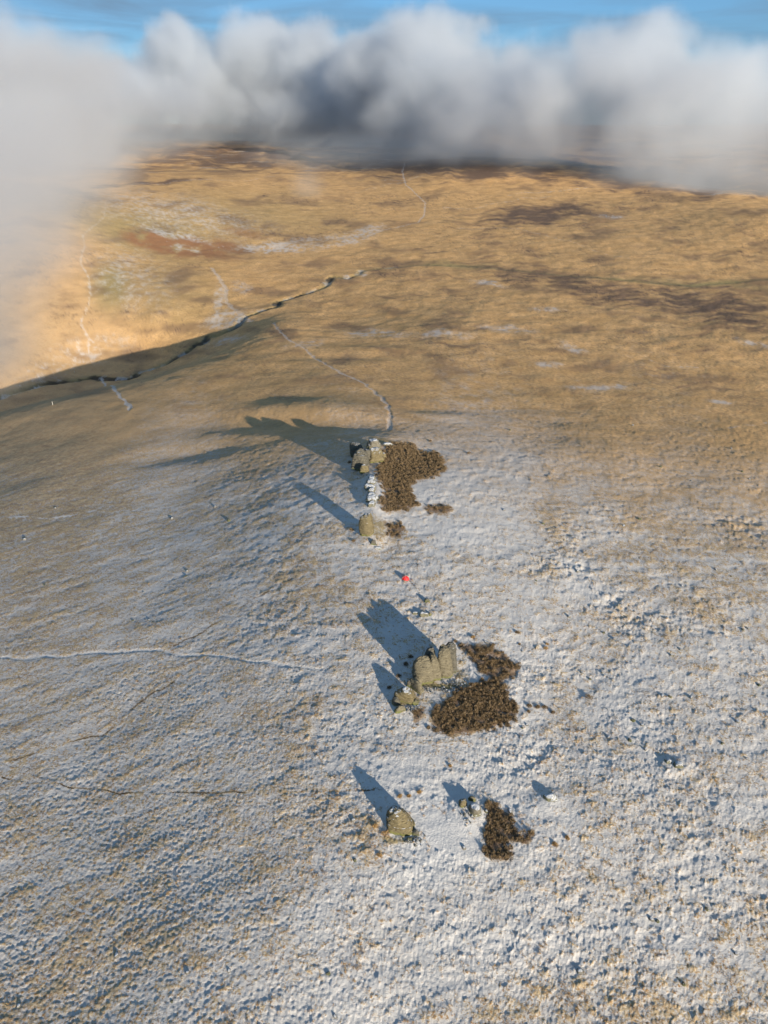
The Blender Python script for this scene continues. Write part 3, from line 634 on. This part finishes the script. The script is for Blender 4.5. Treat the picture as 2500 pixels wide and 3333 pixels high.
def tri_obj(name, vs, m, loc=(0, 0, 0)):
    v = np.concatenate(vs); f = np.arange(len(v)).reshape(-1, 3); return mesh_obj(name, v, f, m, None, loc, smooth=False)
for hi_, poly in enumerate(HEATHER):
    rs = np.random.RandomState(400 + hi_); W_ = [pt0(a, b_) for a, b_ in poly]
    xs = [w[0] for w in W_]; ys = [w[1] for w in W_]
    step = .62 if hi_ != 0 else .75
    gx, gy = np.meshgrid(np.arange(min(xs), max(xs), step), np.arange(min(ys), max(ys), step)); gx = gx.ravel() + rs.uniform(-.35, .35, gx.size) * step * 1.6; gy = gy.ravel() + rs.uniform(-.35, .35, gy.size) * step * 1.6
    zh, bx, by = hills(gx, gy); 
    wb = 14 * fbm(gx / 3.1, gy / 3.1, 3, 66); wc = 10 * fbm(gx / 2.7, gy / 2.7, 3, 68); ins = inside(bx + wb, by + wc, poly, 14) > rs.uniform(.25, 1.0, len(gx)) * .95
    gap = fbm(gx / 2.2, gy / 2.2, 2, 55); ins &= gap > (-.30 if hi_ in (0, 4, 6, 7) else 0.0)
    gx, gy = gx[ins], gy[ins]; g_ = full(gx, gy); vs = []
    o0 = np.array([np.mean(gx), np.mean(gy), np.mean(g_)])
    for a, b_, c_ in zip(gx, gy, g_):
        big = .75 + .5 * (perlin(a / 1.7, b_ / 1.7, 77) + .3); rad = .52 * rs.uniform(.7, 1.2) * (1.2 if hi_ == 0 else 1)
        vs.append(bush_np(rs, 95 if hi_ else 75, rad * rs.uniform(.7, 1.25), .6 * np.clip(big, .4, 1.4) * rs.uniform(.4, 1.5), .22 if hi_ else .28) + np.array([a, b_, c_ - .05]) - o0)
    o = tri_obj('heather', vs, HM, tuple(o0)); tag(o, HLAB[hi_], 'heather', kind='stuff')
SING = [(1920,2272,1.0,'round brown heather bush alone on the snow right of the tall tor'),(1725,2300,.7,'left bush in the short row right of the large heather patch'),(1750,2303,.6,'middle bush in the short row right of the large heather patch'),
        (1772,2302,.65,'right bush in the short row right of the large heather patch'),(1722,2318,.5,'small bush just below the short row of bushes'),(1800,2322,.55,'lone small bush beyond the right end of the short row'),
        (1775,2112,.7,'orange-brown bush upslope of the broken heather patch'),(1782,2098,.45,'small bush just above the orange-brown bush'),(1685,2060,.55,'small bush high above the broken heather patch'),(1480,2088,.55,'olive bush between the tall tor and the broken heather patch'),(1538,2074,.6,'orange bush upslope right of the tall tor'),
        (1395,2370,.6,'small bush below left of the large heather patch'),(1650,2362,.6,'small bush under the right end of the large heather patch'),(1690,2098,.35,'tiny bush above the right edge of the broken heather patch'),
        (1338,2140,.8,'dark bush in the shadow left of the tall tor, upper one'),(1322,2165,.8,'dark bush in the shadow left of the tall tor, lower one'),(1297,2200,.7,'reddish bush in the tor shadow above the tan slab'),(1268,2240,.6,'small reddish bush left of the tan slab'),
        (1810,2752,.65,'brown tuft right of the lowest heather patch'),(1846,2728,.5,'small brown tuft beyond the pair near the lowest heather'),(1222,2690,.55,'orange tuft left of the nearest boulder'),(1254,2714,.7,'dark orange tuft at the left foot of the nearest boulder'),
        (1365,2580,.5,'yellow tuft up and right of the nearest boulder shadow'),(1302,2594,.5,'right tuft of the pair beside the nearest boulder shadow'),(1330,2592,.45,'tuft between the shadow pair and the yellow tuft'),(1465,2494,.4,'small brown tuft with a thin shadow above the snowy outcrop'),(1236,2785,.45,'brown tuft below left of the nearest boulder'),
        (1140,1506,.9,'reddish bush at the left foot of the upper tor'),(1146,1728,.9,'brown bush left of the leaning yellow-brown boulder'),(1152,1762,.6,'small bush below left of the leaning boulder'),(1524,1476,.8,'small lone bush right of the upper heather patch'),(1402,1437,.8,'reddish heather strip above the upper heather patch')]
for i, (a, b_, s, lab) in enumerate(SING):
    rs = np.random.RandomState(700 + i); x, y, z = spot_on(a, b_)
    vs = [bush_np(rs, 110, .55 * s * 1.25, .7 * s * 1.25, .17) + np.array([dx_ * s, dy_ * s, 0]) for dx_, dy_ in ((0, 0), (rs.uniform(-.5, .5), rs.uniform(-.4, .4)), (rs.uniform(-.6, .6), rs.uniform(-.4, .4)))]
    o = tri_obj('heather_bush', vs, GM if ('tuft' in lab or 'orange' in lab) else HM, (x, y, z - .05)); tag(o, lab, 'bush', 'separate bushes and tufts')
# golden grass tufts thick on the near slope
rs = np.random.RandomState(9); N0 = 26000
px_ = rs.uniform(-60, 2560, N0); py_ = 3400 - 1500 * rs.uniform(0, 1, N0) ** 1.4
vs = []; dx, dy, dz = ray(px_, py_); zt = np.zeros(N0)
for _ in range(3):
    t = (zt - CAMZ) / dz; zt = full(dx * t, dy * t)
gx, gy = dx * t, dy * t
dens = cover(px_, py_); pr = sst(-.05, .45, fbm(gx / 9, gy / 9, 2, 91)) * (.35 + .65 * sst(600, 1200, px_))
tf = fbm(gx / 1.35, gy / 1.15, 3, 131, .55)
ok = (rs.uniform(0, 1, N0) < pr * .55) & (tf > .05)
for poly in HEATHER: ok &= inside(px_, py_, poly, 5) < .1
gx, gy, gzv = gx[ok], gy[ok], zt[ok]
for a, b_, c_ in zip(gx, gy, gzv):
    s = rs.uniform(.6, 1.6); vs.append(bush_np(rs, 18, .26 * s, .26 * s, .15) + np.array([a, b_, c_ - .03]))
o = tri_obj('grass', vs, GM); tag(o, 'small golden tufts of dead grass dotted over the near slope', 'grass', kind='stuff')

# the red tent
def plain(name, col, rough=.6):
    m, t, b = mat(name); N = NT(t); tc = N.n('ShaderNodeTexCoord'); f = N.noise(tc.outputs['Object'], 5, 3, .6)
    N.l(N.mix(f, tuple(c * .8 for c in col), tuple(min(1, c * 1.15) for c in col)), b.inputs['Base Color']); b.inputs['Roughness'].default_value = rough; return m
RED = plain('red_tent_cloth', (.60, .03, .035), .5); POLE = plain('pale_pole', (.6, .58, .52)); SNOWC = plain('dark_opening', (.10, .01, .012))
x, y, z = spot_on(1320, 1889)
tent = empty('tent', (x, y + .5, z), 'small red tent beside the thin dark track', 'tent')
u_, w_ = np.linspace(-1, 1, 25), np.linspace(0, np.pi, 19)
co = []
for a in u_:
    for b_ in w_:
        prof = (1 - abs(a) ** 2.2) ** .6 if abs(a) < 1 else 0.0
        rad = prof * (.97 + .03 * math.cos(a * 12))
        co.append((a * 1.25, math.cos(b_) * .85 * rad ** .9, (math.sin(b_) ** .85) * 1.15 * rad + .02))
co = np.array(co); nb = len(w_); fa = [(i * nb + j, (i + 1) * nb + j, (i + 1) * nb + j + 1, i * nb + j + 1) for i in range(len(u_) - 1) for j in range(nb - 1)]
fl = mesh_obj('flysheet', co, fa, RED, tent)
for sgn in (-1, 1):
    w2 = np.linspace(0, np.pi, 25); rr_ = .022; cen = np.stack([np.linspace(-.95, .95, 25) * sgn, np.cos(w2) * .72, np.sin(w2) * 1.13 + .05], -1)
    co2 = []
    for c_ in cen:
        for q in range(6): co2.append(c_ + rr_ * np.array([math.cos(q * 1.047), 0, math.sin(q * 1.047)]))
    fa2 = [(i * 6 + j, (i + 1) * 6 + j, (i + 1) * 6 + (j + 1) % 6, i * 6 + (j + 1) % 6) for i in range(24) for j in range(6)]
    mesh_obj('tent_pole', co2, fa2, POLE, tent)
dco = [(-.28, -.80, .03), (.28, -.80, .03), (.22, -.62, .68), (-.22, -.62, .68), (-.28, -.86, .03), (.28, -.86, .03), (.22, -.68, .68), (-.22, -.68, .68)]
mesh_obj('tent_door', dco, [(4, 5, 6, 7), (3, 2, 1, 0), (0, 1, 5, 4), (1, 2, 6, 5), (2, 3, 7, 6), (3, 0, 4, 7)], SNOWC, tent, smooth=False)
tent.rotation_euler = (0, 0, R(-35)); tent.scale = (.92, .92, .95)
# two marker posts on the left slope
for a, b_, lab in ((172, 1318, 'thin pale marker post on the near side of the shaded valley'), (243, 1214, 'thin pale marker post above the shaded valley')):
    x, y, z = spot_on(a, b_); root = empty('marker_post', (x, y, z - .2), lab, 'post')
    k = 8; h = 2.2
    co = [(math.cos(q * 2 * math.pi / k) * r_, math.sin(q * 2 * math.pi / k) * r_, zz) for zz, r_ in ((0, .11), (h, .09), (h + .1, .03)) for q in range(k)]
    mesh_obj('shaft', co, [(l * k + q, l * k + (q + 1) % k, (l + 1) * k + (q + 1) % k, (l + 1) * k + q) for l in range(2) for q in range(k)], POLE, root)

#CLOUDS
# ------------------------------------------------------------------ clouds: real volumes of droplets resting on the moor
def spot(px, py, D):
    dx, dy, dz = ray(px, py); t = D / dy
    return dx * t, D, CAMZ + dz * t
def cloud_volume(name, label, lumps, lo, hi, vox, dens, nscale, namp, edge, seed, colour=(.97, .97, .98), base=None):
    me = bpy.data.meshes.new(name); o = bpy.data.objects.new(name, me); sc.collection.objects.link(o)
    ng = bpy.data.node_groups.new(name, 'GeometryNodeTree'); ng.interface.new_socket('Geometry', in_out='OUTPUT', socket_type='NodeSocketGeometry')
    N = NT(ng); out = N.n('NodeGroupOutput'); vc_ = N.n('GeometryNodeVolumeCube')
    pos = N.n('GeometryNodeInputPosition').outputs[0]
    acc = None
    for (cx, cy, cz, rx, ry, rz) in lumps:
        a = N.n('ShaderNodeVectorMath', operation='SUBTRACT'); N.l(pos, a.inputs[0]); a.inputs[1].default_value = (cx, cy, cz)
        d_ = N.n('ShaderNodeVectorMath', operation='DIVIDE'); N.l(a.outputs[0], d_.inputs[0]); d_.inputs[1].default_value = (rx, ry, rz)
        l_ = N.n('ShaderNodeVectorMath', operation='LENGTH'); N.l(d_.outputs[0], l_.inputs[0])
        v = N.math('SUBTRACT', 1.0, l_.outputs['Value'])
        acc = v if acc is None else N.math('SMOOTH_MAX', acc, v, .25)
    off = N.n('ShaderNodeVectorMath', operation='ADD'); N.l(pos, off.inputs[0]); off.inputs[1].default_value = (seed * 937., seed * 411., seed * 77.)
    def nz(scale, det, rough=.6, dist=0.):
        f = N.noise(off.outputs[0], scale, det, rough, dist); return f
    n1 = nz(nscale, 5, .58, .3)
    v = N.math('ADD', acc, N.math('MULTIPLY', N.math('SUBTRACT', n1, .5), namp))
    den = N.rng(v, 0.0, edge)
    den = N.math('MULTIPLY', den, dens)
    if base:
        sz = N.n('ShaderNodeSeparateXYZ'); N.l(pos, sz.inputs[0]); den = N.math('MULTIPLY', den, N.rng(sz.outputs[2], base[0], base[1], base[2], base[3]))
    N.l(den, vc_.inputs['Density'])
    vc_.inputs['Min'].default_value = lo; vc_.inputs['Max'].default_value = hi
    for i, ax in enumerate('XYZ'): vc_.inputs['Resolution ' + ax].default_value = max(8, int((hi[i] - lo[i]) / vox))
    m = bpy.data.materials.new(name); m.use_nodes = True; mt = m.node_tree; mt.nodes.remove(mt.nodes['Principled BSDF'])
    pv = mt.nodes.new('ShaderNodeVolumePrincipled'); mt.links.new(pv.outputs[0], mt.nodes['Material Output'].inputs['Volume'])
    pv.inputs['Density'].default_value = 1.0; pv.inputs['Color'].default_value = (*colour, 1); pv.inputs['Anisotropy'].default_value = .25
    sm_ = N.n('GeometryNodeSetMaterial'); sm_.inputs['Material'].default_value = m
    N.l(vc_.outputs[0], sm_.inputs[0]); N.l(sm_.outputs[0], out.inputs[0])
    md = o.modifiers.new('cloud', 'NODES'); md.node_group = ng; me.materials.append(m)
    return tag(o, label, 'cloud', kind='stuff')
def lump(px, py, D, w, h, depth):
    k = D / F * 1.08
    x, y, z = spot(px, py, D); return (x, y, z, w * k, depth, h * k)
bank = [lump(*a) for a in (
 (575,190,2900,105,85,220),(630,300,2950,270,100,300),(850,205,2950,150,115,260),(1000,260,2950,210,120,300),(860,330,3100,420,100,320),
 (1385,185,2500,150,120,260),(1260,270,2600,230,120,300),(1460,310,2300,280,140,300),(1750,380,1850,320,140,300),
 (2000,300,1850,270,165,280),(2110,200,1900,110,110,200),(2230,390,1700,340,160,300),(2600,420,1650,330,150,300),(2950,430,1600,400,150,330),
 (300,320,2400,280,110,300),(40,350,1700,330,200,320),(-400,400,1600,420,250,320),(1200,380,2800,430,90,340))]
cloud_volume('cloud_bank', 'grey white cloud bank resting on the far moor', bank, (-2300, 1250, -20), (2500, 3600, 560), 10, .019, .0062, 2.1, .55, 1, (.84, .875, .92), (40, 330, .30, 1.0))
mist = [lump(*a) for a in ((40,490,900,320,210,220),(-150,670,700,420,370,200),(200,560,950,260,150,200),(-120,950,520,280,330,90),(150,200,1100,240,100,200),(-60,1130,480,230,170,70),(20,800,600,230,260,120))]
cloud_volume('valley_mist', 'pale mist drifting over the left hillside', mist, (-1000, 380, -75), (-100, 1350, 330), 8, .0075, .008, 1.3, .8, 2, (.88, .90, .93))
veil = [lump(*a) for a in ((700,440,3000,800,70,500),(1500,500,2300,700,70,500),(2300,590,1700,500,70,400),(1000,600,1500,60,70,80),(300,470,2200,350,90,400))]
cloud_volume('far_mist', 'thin haze under the cloud bank over the far valley', veil, (-2300, 1300, -80), (2400, 3900, 180), 14, .0026, .004, .9, .8, 3, (.88, .92, .96))
